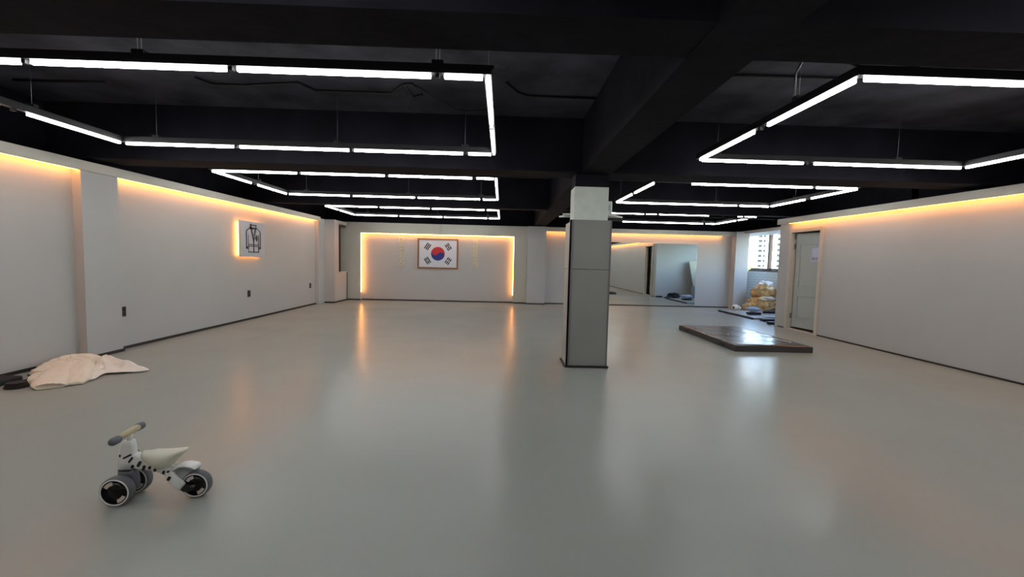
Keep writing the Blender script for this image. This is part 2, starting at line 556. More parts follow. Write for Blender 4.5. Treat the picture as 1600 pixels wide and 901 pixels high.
MB().tube([(0, 0, 0), (0.1, 0, 4), (0, 0.1, 8)], [0.35, 0.28, 0.15], 10).build('trunk', M_wood, tree)
tb = MB()
for k in range(34):
    p = Vector((random.gauss(0, 1.3), random.gauss(0, 1.3), 10.0 + random.gauss(0, 1.2)))
    rr = random.uniform(0.5, 1.0)
    g = bmesh.ops.create_icosphere(tb.bm, subdivisions=2, radius=rr)
    for v in g['verts']:
        v.co = v.co * (1 + 0.35 * noise.noise(v.co * 2.5 + p)) + p
tb.build('foliage', M_leaf, tree)

# ================================================================ LIGHT RINGS
ZT = 2.35
def ring(label, x0, x1, y0, y1, near, far, left, right, hang, jn=None, unlit=(), boxes=()):
    """near/far: lists of (xa, xb) lit tubes; left/right: lists of (ya, yb)"""
    cx, cyy = (x0 + x1) / 2, (y0 + y1) / 2
    e = thing('pendant_light_ring', label, 'ceiling light', (cx, cyy, ZT), 'rectangular tube lights hung from the black ceiling')
    hw, hh = 0.023, 0.055
    def house(ax, ay, bx, by):
        m = MB()
        m.box(min(ax, bx) - hw, max(ax, bx) + hw, min(ay, by) - hw, max(ay, by) + hw, 0.022, 0.022 + hh)
        m.build('fixture_channel', M_house, e)
    X0, X1, Y0, Y1 = x0 - cx, x1 - cx, y0 - cyy, y1 - cyy
    house(X0, Y0, X1, Y0); house(X0, Y1, X1, Y1)
    house(X0, Y0 + 2.01 * hw, X0, Y1 - 2.01 * hw); house(X1, Y0 + 2.01 * hw, X1, Y1 - 2.01 * hw)
    def tb(ax, bx, ay, by):
        m = MB()
        g_ = 0.011
        if bx - ax > by - ay: ax, bx = ax + g_, bx - g_
        else: ay, by = ay + g_, by - g_
        m.box(ax, bx, ay, by, -0.004, 0.0215, bevel=0.005)
        m.build('light_tube', M_tube, e)
    r = 0.0125
    for yy, lst in ((Y0, near), (Y1, far)):
        for a, bb in lst:
            tb(a - cx, bb - cx, yy - r, yy + r)
    for xx, lst in ((X0, left), (X1, right)):
        for a, bb in lst:
            tb(xx - r, xx + r, a - cyy, bb - cyy)
    # black connector blocks where tubes meet
    def conn(xx, yy, along):
        m = MB()
        if along == 'x': m.box(xx - 0.012, xx + 0.012, yy - 0.016, yy + 0.016, -0.002, 0.0215)
        else: m.box(xx - 0.016, xx + 0.016, yy - 0.012, yy + 0.012, -0.002, 0.0215)
        m.build('connector', M_house, e)
    for yy, lst in ((Y0, near), (Y1, far)):
        for (a, bb), (c2, d2) in zip(lst, lst[1:]):
            conn((bb + c2) / 2 - cx, yy, 'x')
    for xx, lst in ((X0, left), (X1, right)):
        for (a, bb), (c2, d2) in zip(lst, lst[1:]):
            conn(xx, (bb + c2) / 2 - cyy, 'y')
    for hx, hy, n in hang:
        m = MB()
        for k in range(n):
            dx = (k - (n - 1) / 2) * 0.022
            m.tube([(hx - cx + dx, hy - cyy, 0.07), (hx - cx + dx, hy - cyy, ZC - ZT)], 0.0022, 6)
        m.box(hx - cx - 0.035, hx - cx + 0.035, hy - cyy - 0.02, hy - cyy + 0.02, 0.0775, 0.10, mi=1)
        m.build('hanger', [M_wire, M_house], e)
    return e

L0, L1 = -3.95, -0.115
far_l = [(L0 + 0.03, -2.81), (-2.765, -1.62), (-1.585, -0.43), (-0.395, L1 - 0.02)]
near_l = [(L0 + 0.03, -2.89), (-2.845, -1.68), (-1.635, -0.45), (-0.39, L1 - 0.02)]
hl = lambda y0, y1: [(-2.2, y0, 2), (-0.42, y0, 2), (L1, y0 + 0.05, 1), (-3.6, y1, 1), (-1.75, y1, 1), (-0.42, y1, 1), (L0, (y0 + y1) / 2 + 0.1, 1)]
ring('large rectangular ring of white tube lights, nearest on the left side', L0, L1, 2.70, 4.60,
     near_l, far_l, [(2.72, 3.52), (3.70, 4.58)], [(2.72, 3.67), (3.72, 4.58)], hl(2.70, 4.60))
ring('rectangular tube light ring, second of three along the left side', L0, L1, 5.95, 7.99,
     [(L0 + 0.03, -2.80), (-2.76, -1.62), (-1.58, -0.43), (-0.39, L1 - 0.02)], far_l,
     [(5.97, 6.88), (7.05, 7.97)], [(5.97, 6.96), (6.99, 7.97)], hl(5.95, 7.99))
ring('small-looking rectangular tube light ring, farthest on the left above the flag', L0, L1, 9.66, 11.55,
     [(L0 + 0.03, -2.79), (-2.75, -1.64), (-1.60, -0.42), (-0.38, L1 - 0.02)],
     far_l, [(9.68, 10.42), (10.52, 11.53)], [(9.68, 10.6), (10.63, 11.53)], hl(9.66, 11.55))
ring('added unseen rectangular tube light ring behind the photographer, left side', L0, L1, -0.72, 1.30,  # out-of-view ring, added to brighten the near floor and the bike
     [(L0 + 0.03, -2.79), (-2.75, -1.64), (-1.60, -0.42), (-0.38, L1 - 0.02)],
     far_l, [(-0.70, 0.2), (0.30, 1.28)], [(-0.70, 0.2), (0.25, 1.28)], hl(-0.72, 1.30))
R0 = 2.06
ring('added unseen rectangular tube light ring behind the photographer, right side', R0, 4.93, -0.72, 1.30,  # its unseen right-hand partner, also added to light the foreground
     [(R0 + 0.02, 3.20), (3.25, 4.40), (4.44, 4.91)], [(R0 + 0.02, 3.19), (3.29, 4.91)],
     [(-0.70, 0.2), (0.30, 1.28)], [(-0.70, 0.2), (0.25, 1.28)], [(2.36, -0.72, 2), (4.2, 1.30, 1), (4.93, 0.3, 1)])
hr = lambda y0, y1, x1: [(2.5, y0, 2), (3.9, y1, 1), (R0, (y0 + y1) / 2 + 0.15, 1), (x1, (y0 + y1) / 2, 1)]
ring('large rectangular ring of white tube lights, nearest on the right side', R0, 4.93, 2.53, 4.57,
     [(R0 + 0.02, 3.20), (3.25, 4.40), (4.44, 4.91)], [(R0 + 0.02, 3.19), (3.29, 4.91)],
     [(2.55, 3.40), (3.57, 4.55)], [(2.55, 3.55), (3.60, 4.55)],
     [(2.36, 2.53, 2), (4.2, 4.57, 1), (R0, 3.05, 1), (2.25, 4.57, 1), (4.93, 3.98, 1)])
ring('rectangular tube light ring, second on the right, its near left tube unlit', R0, 4.92, 5.91, 7.88,
     [(2.57, 4.27), (4.31, 4.90)], [(R0 + 0.02, 4.30), (4.34, 4.90)],
     [(5.93, 6.78), (6.93, 7.86)], [(5.93, 6.83), (6.96, 7.86)], [(4.0, 5.91, 1), (3.9, 7.88, 1), (R0, 7.6, 1), (4.92, 7.2, 1)])
ring('rectangular tube light ring, farthest on the right before the mirror, partly unlit', 1.95, 5.70, 9.56, 11.45,
     [(1.99, 3.14), (3.17, 3.42), (3.46, 4.6), (5.24, 5.36), (5.40, 5.68)], [(3.18, 5.36), (5.42, 5.68)],
     [], [(9.9, 10.36), (10.46, 11.43)], [(3.5, 9.50, 1), (5.36, 11.45, 1), (4.65, 9.5, 2)])

# ---------------------------------------------------------------- conduits and cables under the slab
def cable(pts, r, label, name='ceiling_conduit', m=M_cable):
    xs = [Vector(p) for p in pts]
    o = MB().tube([p - xs[0] for p in xs], r, 8).build(name, m, loc=xs[0])
    return tag(o, label, 'cable' if 'cable' in name else 'conduit')
cable([(-4.80, 4.40, 2.885), (-4.4, 4.41, 2.885), (-3.92, 4.39, 2.885)], 0.012, 'short straight black conduit on the slab above the nearest left light ring')
cable([(-2.92, 4.20, 2.885), (-2.86, 4.35, 2.885), (-2.53, 4.35, 2.885), (-1.98, 4.24, 2.885), (-1.90, 4.43, 2.885), (-1.15, 4.43, 2.885), (-0.98, 4.20, 2.885), (-0.88, 4.17, 2.885)], 0.015,
      'black conduit with kinked bends on the slab above the nearest left light ring')
cable([(-0.97, 4.23, 2.885), (-0.95, 4.50, 2.885), (-0.84, 4.43, 2.885)], 0.011, 'tiny hooked black conduit beside the sagging cable')
cable([(-0.88, 4.19, 2.885), (-0.80, 4.28, 2.87), (-0.70, 4.42, 2.83), (-0.55, 4.58, 2.81), (-0.40, 4.66, 2.82), (-0.2, 4.70, 2.85), (-0.12, 4.72, 2.885)], 0.010,
      'thin sagging black cable by the corner of the nearest left light ring', 'ceiling_cable')
cable([(-0.0, 4.07, 2.885), (0.106, 4.29, 2.885), (0.218, 4.37, 2.885), (0.89, 4.37, 2.885)], 0.012, 'black conduit on the slab just left of the long beam')
cable([(1.26, 3.76, 2.885), (2.53, 3.75, 2.885), (4.9, 3.70, 2.885)], 0.013, 'long straight black conduit crossing the slab right of the long beam')
cable([(0.02, 1.3, 2.885), (0.03, 1.86, 2.885)], 0.010, 'short black conduit on the slab above the front beam')
p0 = [(1.80, 2.45, 2.72), (1.87, 2.50, 2.58), (1.93, 2.52, 2.50), (1.99, 2.53, 2.455), (2.05, 2.53, 2.44)]
cable(p0, 0.016, 'thick black cable looping down to the near corner of the right light ring', 'ceiling_cable')
p0 = [(2.25, 2.95, 2.88), (2.13, 2.98, 2.78), (2.065, 3.03, 2.70), (2.04, 3.07, 2.62), (2.055, 3.09, 2.44)]
cable(p0, 0.008, 'thin grey cable arching down onto the left side of the right light ring', 'ceiling_cable', m=M_wire)
cable([(1.262, 9.3, 2.30), (2.5, 9.3, 2.30), (5.9, 9.25, 2.28)], 0.014, 'horizontal black conduit below the far beam on the right')

# ================================================================ COLUMN
col = thing('square_column', 'square column clad in grey panels with a pale bare top, right of centre', 'column', (1.03, 5.2, 0))
ox, oy = 1.03, 5.2
MB().box(0.83 - ox, 1.23 - ox, 5.06 - oy, 5.36 - oy, 0.002, 2.135, bevel=0.006).build('plaster_core', M_plaster, col)
MB().box(0.835 - ox, 1.225 - ox, 5.065 - oy, 5.355 - oy, 2.136, ZB - 0.006).build('black_top', M_black, col)
MB().box(0.795 - ox, 1.262 - ox, 5.020 - oy, 5.055 - oy, 0.02, 1.166, bevel=0.002).build('front_panel', M_colgrey, col)
MB().box(0.795 - ox, 1.262 - ox, 5.020 - oy, 5.055 - oy, 1.172, 1.745, bevel=0.002).build('front_panel', M_colgrey, col)
for z0, z1 in ((0.02, 1.166), (1.172, 1.72)):
    o = MB().box(0.785 - ox, 0.825 - ox, 5.058 - oy, 5.395 - oy, z0, z1, bevel=0.002).build('side_panel', M_colbeige, col)
    o['label'] = 'beige side panel'
    o = MB().box(1.235 - ox, 1.270 - ox, 5.058 - oy, 5.395 - oy, z0, z1, bevel=0.002).build('side_panel', M_colbeige, col)
    o['label'] = 'beige side panel'
MB().box(0.83 - ox, 1.23 - ox, 5.362 - oy, 5.395 - oy, 0.02, 1.72).build('back_panel', M_colgrey, col)
g = MB()
g.box(0.780 - ox, 0.8 - ox, 5.012 - oy, 5.057 - oy, 0.02, 1.742)
g.box(0.78 - ox, 0.822 - ox, 5.012 - oy, 5.0195 - oy, 0.02, 1.742)
g.box(1.256 - ox, 1.272 - ox, 5.012 - oy, 5.057 - oy, 0.02, 1.742)
g.build('corner_guard', M_coldark, col)
MB().box(0.765 - ox, 1.288 - ox, 4.992 - oy, 5.42 - oy, 0.001, 0.019).build('base_plate', M_base, col)

sh = thing('wall_shelf', 'thin pale board fixed across the back of the grey column near its top', 'shelf', (1.1, 5.40, 1.84))
MB().poly([(-0.36, 0.0, 0.0), (0.28, 0.0, 0.0), (0.46, 0.22, 0.0), (-0.36, 0.34, 0.0), (-0.30, 0.2, 0.0)], (0, 0, 0.018)).build('board', M_white, sh)
brk = MB()
for x in (-0.16, 0.08):
    brk.poly([(x, 0.0, -0.002), (x, 0.2, -0.002), (x, 0.0, -0.12)], (0.012, 0, 0))
brk.build('bracket', M_hinge, sh)
ap = thing('junction_box', 'small white box standing on the board behind the grey column', 'box', (1.34, 5.50, 1.86))
MB().box(-0.045, 0.035, -0.06, 0.10, 0.0, 0.17, bevel=0.012).build('housing', M_white, ap)
MB().box(-0.03, 0.015, -0.064, -0.0605, 0.05, 0.12).build('display_window', mat('device_screen', (0.35, 0.5, 0.5), 0.2), ap)

# ================================================================ MIRROR
mr = thing('wall_mirror', 'large frameless wall mirror on the back wall right of the column', 'mirror', (4.0, BY - 0.014, 0.033))
MB().box(-1.75, 1.75, 0.0, 0.010, 0.0, 1.83, bevel=0.001).build('mirror_glass', M_mirror, mr)
MB().box(-1.75, 1.75, -0.012, 0.010, -0.012, -0.001).build('bottom_channel', M_hinge, mr)

# ================================================================ KOREAN FLAG
fl = thing('framed_flag', 'framed white flag with red and blue circle and black bars, on the back wall', 'flag', (-1.885, BY - 0.045, 1.395))
W2, H2 = 0.545, 0.395
f = MB()
f.box(-W2 - 0.045, W2 + 0.045, 0.0, 0.04, H2, H2 + 0.045, bevel=0.004)
f.box(-W2 - 0.045, W2 + 0.045, 0.0, 0.04, -H2 - 0.045, -H2, bevel=0.004)
f.box(-W2 - 0.045, -W2, 0.0, 0.04, -H2 + 0.0005, H2 - 0.0005, bevel=0.004)
f.box(W2, W2 + 0.045, 0.0, 0.04, -H2 + 0.0005, H2 - 0.0005, bevel=0.004)
f.build('frame', M_wood, fl)
s = MB()
s.box(-W2 + 0.001, W2 - 0.001, 0.018, 0.036, -H2 + 0.001, H2 - 0.001, mi=0)
Rr = 0.20
th = -math.atan2(2, 3)
def rot(x, z):
    return (x * math.cos(th) - z * math.sin(th), x * math.sin(th) + z * math.cos(th))
N = 24
# blue lower half, red upper half with the S shaped boundary
sline = []
for k in range(N + 1):                       # from left end to the centre: half circle bulging down
    a = math.pi + math.pi * k / N
    sline.append((-Rr / 2 + Rr / 2 * math.cos(a), Rr / 2 * math.sin(a)))
for k in range(1, N + 1):                    # centre to right end: bulging up
    a = math.pi - math.pi * k / N
    sline.append((Rr / 2 + Rr / 2 * math.cos(a), Rr / 2 * math.sin(a)))
upper = [(Rr * math.cos(math.pi * k / N), Rr * math.sin(math.pi * k / N)) for k in range(1, N)]
lower = [(Rr * math.cos(-math.pi * k / N), Rr * math.sin(-math.pi * k / N)) for k in range(1, N)]
red = [rot(*p) for p in sline + upper]
blue = [rot(*p) for p in sline + lower]
s.poly([(x, 0.0165, z) for x, z in red], (0, 0.001, 0), mi=1)
s.poly([(x, 0.0165, z) for x, z in blue], (0, 0.001, 0), mi=2)
def trig(cx, cz, a, rows):
    """rows from the centre outwards: True = unbroken bar"""
    d = Vector((math.cos(a), math.sin(a)))
    p = Vector((-d.y, d.x))
    for k, full in enumerate(rows):
        c = Vector((cx, cz)) + d * (k - 1) * 0.049
        segs = [(-0.098, 0.098)] if full else [(-0.098, -0.008), (0.008, 0.098)]
        for q0, q1 in segs:
            P = [c + p * q0 - d * 0.0160, c + p * q1 - d * 0.0160, c + p * q1 + d * 0.0160, c + p * q0 + d * 0.0160]
            s.poly([(v.x, 0.0165, v.y) for v in P], (0, 0.001, 0), mi=3)
a0 = math.atan2(2, 3)
trig(-0.300, 0.205, math.pi - a0, (True, True, True))
trig(0.300, 0.205, a0, (False, True, False))
trig(-0.300, -0.205, math.pi + a0, (True, False, True))
trig(0.300, -0.205, -a0, (False, False, False))
s.build('flag_sheet', [M_flag, M_red, M_blue, M_ink], fl)

# ---------------------------------------------------------------- raised gold lettering either side of the flag
def glyph(ch, size, depth, name, parent, loc):
    cu = bpy.data.curves.new('glyph', 'FONT')
    cu.body = ch
    cu.size = size
    cu.extrude = depth
    cu.align_x = 'CENTER'
    cu.resolution_u = 2
    o = bpy.data.objects.new('tmp_glyph', cu)
    sc.collection.objects.link(o)
    bpy.context.view_layer.update()
    dg = bpy.context.evaluated_depsgraph_get()
    me = bpy.data.meshes.new_from_object(o.evaluated_get(dg))
    bpy.data.objects.remove(o, do_unlink=True)
    me.transform(Matrix.Rotation(math.radians(90), 4, 'X'))
    me.materials.clear()
    me.materials.append(M_gold)
    ob = bpy.data.objects.new(name, me)
    sc.collection.objects.link(ob)
    ob.parent = parent
    ob.location = loc
    return ob
for lab, x, word in (('vertical row of raised gold letters on the wall left of the framed flag', -2.94, '태권도정신'),
                     ('vertical row of raised gold letters on the wall right of the framed flag', -0.80, '백절불굴예')):
    e = thing('wall_lettering', lab, 'lettering', (x, BY - 0.012, 1.45))
    for k, ch in enumerate(word):
        glyph(ch, 0.19, 0.010, 'letter', e, (0, 0, 0.245 - k * 0.165))

# ================================================================ BACKLIT UNIFORM SIGN ON THE LEFT WALL
SX = LX + 0.001
sg = thing('backlit_sign', 'backlit white square sign with a martial arts uniform outline on the left wall', 'sign', (SX, 8.24, 1.53))
MB().box(0.075, 0.10, -0.40, 0.40, -0.33, 0.33, bevel=0.003).build('board', M_signw, sg)
hl_ = MB()
for (a, bb, c0, c1) in ((-0.37, -0.34, -0.30, 0.30), (0.34, 0.37, -0.30, 0.30), (-0.34, 0.34, 0.27, 0.30), (-0.34, 0.34, -0.30, -0.27)):
    hl_.box(0.02, 0.045, a, bb, c0, c1)
hl_.build('led_frame', mat('sign_led', (0.9, 0.7, 0.4), 0.4, emit=(1.0, 0.37, 0.075), estr=COVE * 0.6), sg)
MB().box(0.002, 0.074, -0.25, 0.25, -0.2, 0.2).build('mounting_box', M_house, sg)
# line drawing: collar, lapels, shoulders, sleeves
ln = MB()
def stroke(pts, w=0.012):
    for (y0, z0), (y1, z1) in zip(pts, pts[1:]):
        d = Vector((0, y1 - y0, z1 - z0))
        w *= 1.4
        p = Vector((1, 0, 0)).cross(d).normalized() * w / 2
        e0 = d.normalized() * w * 0.4
        A, B = Vector((0.1005, y0, z0)) - e0, Vector((0.1005, y1, z1)) + e0
        ln.poly([A - p, B - p, B + p, A + p], (0.002, 0, 0))
stroke([(-0.07, 0.265), (0.10, 0.265), (0.10, 0.205), (-0.07, 0.205), (-0.07, 0.265)], 0.014)
stroke([(-0.07, 0.225), (-0.20, 0.155), (-0.21, 0.12), (-0.21, -0.16), (-0.16, -0.16)], 0.012)
stroke([(0.10, 0.225), (0.23, 0.155), (0.24, 0.12), (0.24, -0.16), (0.19, -0.16)], 0.012)
stroke([(-0.07, 0.205), (0.02, -0.06), (0.02, -0.24)], 0.016)
stroke([(-0.04, 0.205), (0.035, -0.02)], 0.012)
stroke([(0.10, 0.205), (0.02, -0.06)], 0.016)
stroke([(0.07, 0.205), (0.0, -0.0)], 0.012)
stroke([(-0.15, 0.08), (-0.15, -0.24), (0.18, -0.24), (0.18, 0.08)], 0.010)
stroke([(-0.15, -0.10), (0.18, -0.10)], 0.012)
stroke([(-0.15, -0.13), (0.18, -0.13)], 0.012)
stroke([(0.12, 0.06), (0.145, 0.02), (0.12, -0.02), (0.095, 0.02), (0.12, 0.06)], 0.012)
ln.build('uniform_drawing', M_line, sg)

# ================================================================ OUTLETS
def outlet(y, z, xx, label, w=0.085, h=0.125):
    e = thing('wall_outlet', label, 'outlet', (xx, y, z), 'black wall outlets')
    MB().box(0.0005, 0.010, -w / 2, w / 2, -h / 2, h / 2, bevel=0.002).build('cover_plate', M_outlet, e)
    for dz in (-h * 0.22, h * 0.22):
        MB().lathe([(0.019, 0.0), (0.019, 0.003), (0.015, 0.0032), (0.014, 0.0012)], 'X', (0.0102, 0, dz), 20).build('socket', M_hole, e)
outlet(5.53, 0.48, LX + 0.001, 'black double wall outlet just right of the wall pier, nearest of the three')
outlet(8.25, 0.50, LX + 0.001, 'black wall outlet below the backlit uniform sign')
outlet(10.86, 0.50, LX + 0.001, 'black wall outlet near the far end of the left wall')

# ================================================================ RESTROOM SIGN ON THE DOOR
rs = thing('door_sign', 'small pale restroom notice with a dark figure on the white door', 'sign')
rs.matrix_world = DM @ Matrix.Translation((-0.0135, -0.50, 1.50))
MB().box(-0.002, 0.0, -0.11, 0.11, -0.13, 0.13).build('sheet', M_paper, rs)
pg = MB()
pg.lathe([(0.016, -0.0012), (0.016, 0.0)], 'X', (-0.0024, -0.06, 0.085), 16)
pg.box(-0.0035, -0.0022, -0.082, -0.038, 0.01, 0.064)
pg.box(-0.0035, -0.0022, -0.074, -0.046, -0.045, 0.009)
pg.build('figure', M_ink, rs)
cu = bpy.data.curves.new('words', 'FONT'); cu.body = '화장실'; cu.size = 0.075; cu.align_x = 'CENTER'; cu.extrude = 0.0006
o = bpy.data.objects.new('tmp', cu); sc.collection.objects.link(o)
bpy.context.view_layer.update()
me = bpy.data.meshes.new_from_object(o.evaluated_get(bpy.context.evaluated_depsgraph_get()))
bpy.data.objects.remove(o, do_unlink=True)
me.transform(Matrix.Rotation(math.radians(-90), 4, 'Z') @ Matrix.Rotation(math.radians(90), 4, 'X'))
me.materials.clear(); me.materials.append(M_ink)
o = bpy.data.objects.new('lettering', me); sc.collection.objects.link(o); o.parent = rs
o.location = (-0.0032, 0.0, -0.105)

# ================================================================ FOLDING MAT
M_vinyl = mat('black_gloss_vinyl', (0.055, 0.055, 0.062), 0.22, spec=0.6, bump=0.35, bscale=5, var=0.1, scale=3)
M_vside = mat('mat_edge_vinyl', (0.045, 0.045, 0.048), 0.5)
fm = thing('gym_mat', 'large glossy dark grey gym mat lying flat on the floor by the door', 'mat', (4.02, 7.12, 0.0))
def mat_quad(y0, y1, z0, z1):
    """panel with rounded upper rims and slightly wavy vinyl top"""
    x0, x1 = -0.585, 0.575
    n = 22
    bm = MB()
    rows = []
    for j in range(33):
        v = j / 32
        row = []
        for i in range(n + 1):
            u = i / n
            edge = min(u, 1 - u, v * 1.7, (1 - v) * 1.7)
            sag = 0.012 * min(1, edge / 0.03)
            px_, py_ = x0 + u * (x1 - x0), y0 + v * (y1 - y0)
            wv = 0.006 * noise.noise(Vector((px_ * 3, py_ * 3, 1.3))) + 0.016 * (0.35 - abs(noise.noise(Vector(((px_ * 0.55 + py_) * 6, (px_ - py_ * 0.55) * 1.1, 4.1)))))
            row.append(Vector((x0 + u * (x1 - x0), y0 + v * (y1 - y0), z1 - 0.012 + sag + wv * min(1, edge / 0.06))))
        rows.append(row)
    V = [[bm.bm.verts.new(p) for p in r] for r in rows]
    fs = []
    for j in range(32):
        for i in range(n):
            fs.append(bm.bm.faces.new((V[j][i], V[j][i + 1], V[j + 1][i + 1], V[j + 1][i])))
    for f_ in fs: f_.smooth = True
    per = [V[0][i] for i in range(n + 1)] + [V[j][n] for j in range(1, 33)] + [V[32][i] for i in range(n - 1, -1, -1)] + [V[j][0] for j in range(31, 0, -1)]
    low = [bm.bm.verts.new(Vector((v.co.x, v.co.y, z0))) for v in per]
    bm.mi = 1
    sf = [bm.bm.faces.new((per[k], low[k], low[(k + 1) % len(per)], per[(k + 1) % len(per)])) for k in range(len(per))]
    sf.append(bm.bm.faces.new(low))
    for f_ in sf: f_.material_index = 1
    return bm
ys = [-1.00, 1.00]
for a, bb in zip(ys, ys[1:]):
    mat_quad(a + 0.003, bb - 0.003, 0.002, 0.098).build('mat_panel', [M_vinyl, M_vside], fm)
MB().box(-0.589, -0.586, -0.99, 0.99, 0.045, 0.052).build('edge_seam', M_base, fm)
for y in (-0.62, 0.64):
    hb = MB()
    hb.box(-0.600, -0.588, y - 0.075, y + 0.075, 0.025, 0.062, bevel=0.003)
    hb.build('carry_handle', M_base, fm)
tag(MB().box(-0.012, 0.012, -0.14, 0.14, 0, 0.004, mtx=Matrix.Rotation(0.35, 4, 'Z')).build('tape_strip', M_white, loc=(4.40, 6.52, 0.106)),
    'short white strip lying on the near right corner of the dark gym mat', 'strip')
tag(MB().lathe([(0.018, 0), (0.018, 0.008), (0.012, 0.012)], 'Z', (0, 0, 0), 14).build('bottle_cap', M_white, loc=(3.79, 7.0, 0.104)),
    'tiny white cap lying on the dark gym mat', 'cap')

# ================================================================ LEFT WALL CLOTHES
M_cloth1 = mat('cream_cotton', (0.80, 0.735, 0.62), 0.9, var=0.05, scale=6, bump=0.3, bscale=60, sheen=0.3)
M_cloth2 = mat('white_cotton', (0.82, 0.80, 0.76), 0.9, var=0.04, scale=6, bump=0.3, bscale=60, sheen=0.3)
def cr(pts, n):
    """closed Catmull-Rom resample"""
    out = []
    m = len(pts)
    for i in range(m):
        p0, p1, p2, p3 = (Vector(pts[(i + k) % m]) for k in (-1, 0, 1, 2))
        for k in range(n):
            t_ = k / n
            out.append(0.5 * ((2 * p1) + (-p0 + p2) * t_ + (2 * p0 - 5 * p1 + 4 * p2 - p3) * t_ ** 2 + (-p0 + 3 * p1 - 3 * p2 + p3) * t_ ** 3))
    return out
CX, CY = -4.30, 4.25
def roll(path, seed, seg=28, n=56, wr=0.32, open_end=False):
    """soft folded roll of cloth resting on the floor. path: (x, y, zc, half width, half height)"""
    P = [Vector((p[0] - CX, p[1] - CY, p[2] * 0.66)) for p in path]
    W = [p[3] for p in path]; Hh = [p[4] for p in path]
    m = MB(); rings = []
    K = len(P) - 1
    for j in range(n + 1):
        t_ = j / n * K; a = min(int(t_), K - 1); f_ = t_ - a
        i0, i1, i2, i3 = max(a - 1, 0), a, a + 1, min(a + 2, K)
        def cm(q0, q1, q2, q3): return 0.5 * ((2 * q1) + (q2 - q0) * f_ + (2 * q0 - 5 * q1 + 4 * q2 - q3) * f_ ** 2 + (3 * q1 - q0 - 3 * q2 + q3) * f_ ** 3)
        c = cm(P[i0], P[i1], P[i2], P[i3]); w_ = cm(W[i0], W[i1], W[i2], W[i3]); h_ = cm(Hh[i0], Hh[i1], Hh[i2], Hh[i3])
        d = P[i2] - P[i1]; d.z = 0; d.normalize(); sd = Vector((-d.y, d.x, 0))
        R_ = []
        for k in range(seg):
            th_ = 2 * math.pi * k / seg
            u, v = math.cos(th_), math.sin(th_)
            q = Vector((u * 1.1, v * 1.1, j / n * 2.2)) + Vector((seed, seed * 2.1, 0))
            long_ = 1 - 1.9 * abs(noise.noise(Vector((u * 2.4 + seed, v * 2.4, j / n * 0.9 + seed))))
            cross = 1 - 1.9 * abs(noise.noise(Vector((u * 0.8, v * 0.8 + seed, j / n * 7 + seed))))
            r_ = 1 + wr * long_ + wr * 0.55 * cross + wr * 0.6 * noise.noise(q * 1.6)
            p = c + sd * u * w_ * r_ + Vector((0, 0, v * h_ * r_))
            p.z = max(p.z, 0.004)
            R_.append(p)
        rings.append(R_)
    if open_end:                                    # sleeve mouth turned inwards
        last = rings[-1]; cc = sum(last, Vector()) / seg
        back = (P[-2] - P[-1]).normalized() * 0.05; back.z = 0
        rings.append([cc + (p - cc) * 0.86 for p in last])
        rings.append([cc + (p - cc) * 0.70 + back for p in last])
    m.loft(rings)
    return m
cl = thing('cream_garment', 'crumpled cream cotton garment heaped against the left wall', 'clothing', (CX, CY, 0))
roll([(-4.68, 4.42, .03, .06, .03), (-4.69, 4.56, .055, .07, .045), (-4.66, 4.68, .075, .075, .05), (-4.58, 4.76, .075, .075, .05), (-4.46, 4.74, .055, .07, .045), (-4.36, 4.64, .03, .05, .03)], 3.1).build('body', M_cloth1, cl)
roll([(-4.60, 4.28, .028, .05, .028), (-4.60, 4.42, .045, .065, .04), (-4.56, 4.56, .075, .065, .045), (-4.47, 4.62, .07, .06, .045), (-4.38, 4.58, .045, .05, .03)], 6.7).build('shoulder', M_cloth1, cl)
roll([(-4.46, 4.56, .07, .05, .04), (-4.40, 4.40, .065, .085, .055), (-4.26, 4.18, .045, .115, .045), (-4.12, 3.98, .032, .11, .032), (-4.03, 3.87, .028, .085, .026)], 9.4, wr=0.27, open_end=True).build('sleeve', M_cloth1, cl)
roll([(-4.38, 4.60, .085, .04, .035), (-4.27, 4.44, .065, .065, .05), (-4.13, 4.24, .05, .08, .048), (-4.01, 4.08, .035, .075, .034), (-3.94, 3.98, .02, .055, .018)], 12.9, wr=0.27).build('sleeve', M_cloth1, cl)
roll([(-4.50, 4.22, .03, .05, .028), (-4.42, 4.12, .03, .05, .028), (-4.33, 4.02, .028, .045, .026)], 15.2, wr=0.10).build('collar', M_cloth1, cl)
wt = thing('white_garment', 'flat spread white cotton cloth beside the heaped cream garment', 'clothing', (-4.1, 4.45, 0))
outl = [(-4.30, 4.62), (-4.36, 4.80), (-4.33, 4.90), (-4.20, 4.78), (-3.98, 4.64), (-3.76, 4.57), (-3.68, 4.50), (-3.76, 4.43), (-3.88, 4.36), (-3.97, 4.33), (-3.94, 4.22), (-3.91, 4.15), (-3.96, 4.12), (-4.05, 4.19), (-4.18, 4.40)]
apex = Vector((-4.28, 4.66))
m = MB(); rings = []
ol = cr(outl, 14)
for j in range(41):
    s_ = 0.02 + 0.98 * j / 40
    R_ = []
    for i_, q in enumerate(ol):
        p = apex + (q - apex) * s_
        a = math.atan2((q - apex).y, (q - apex).x) + 0.25 * noise.noise(Vector((p.x * 4, p.y * 4, 1)))
        z = 0.010 + 0.105 * (1 - s_) ** 1.1
        ridge = 1 - abs(math.sin(a * 4.5 + 0.6)) * 1.5
        z += 0.050 * ridge * (s_ ** 0.6) * (1 - s_ ** 2.5)
        z += 0.030 * (0.4 - abs(noise.noise(Vector((p.x * 9, p.y * 9, 3))))) * (1 - s_ ** 3)
        z += 0.012 * max(0, math.sin(a * 7)) * s_ ** 4
        R_.append(Vector((p.x + 4.1, p.y - 4.45, max(z, 0.006))))
    rings.append(R_)
m.loft(rings, caps=False)
m.bm.verts.ensure_lookup_table()
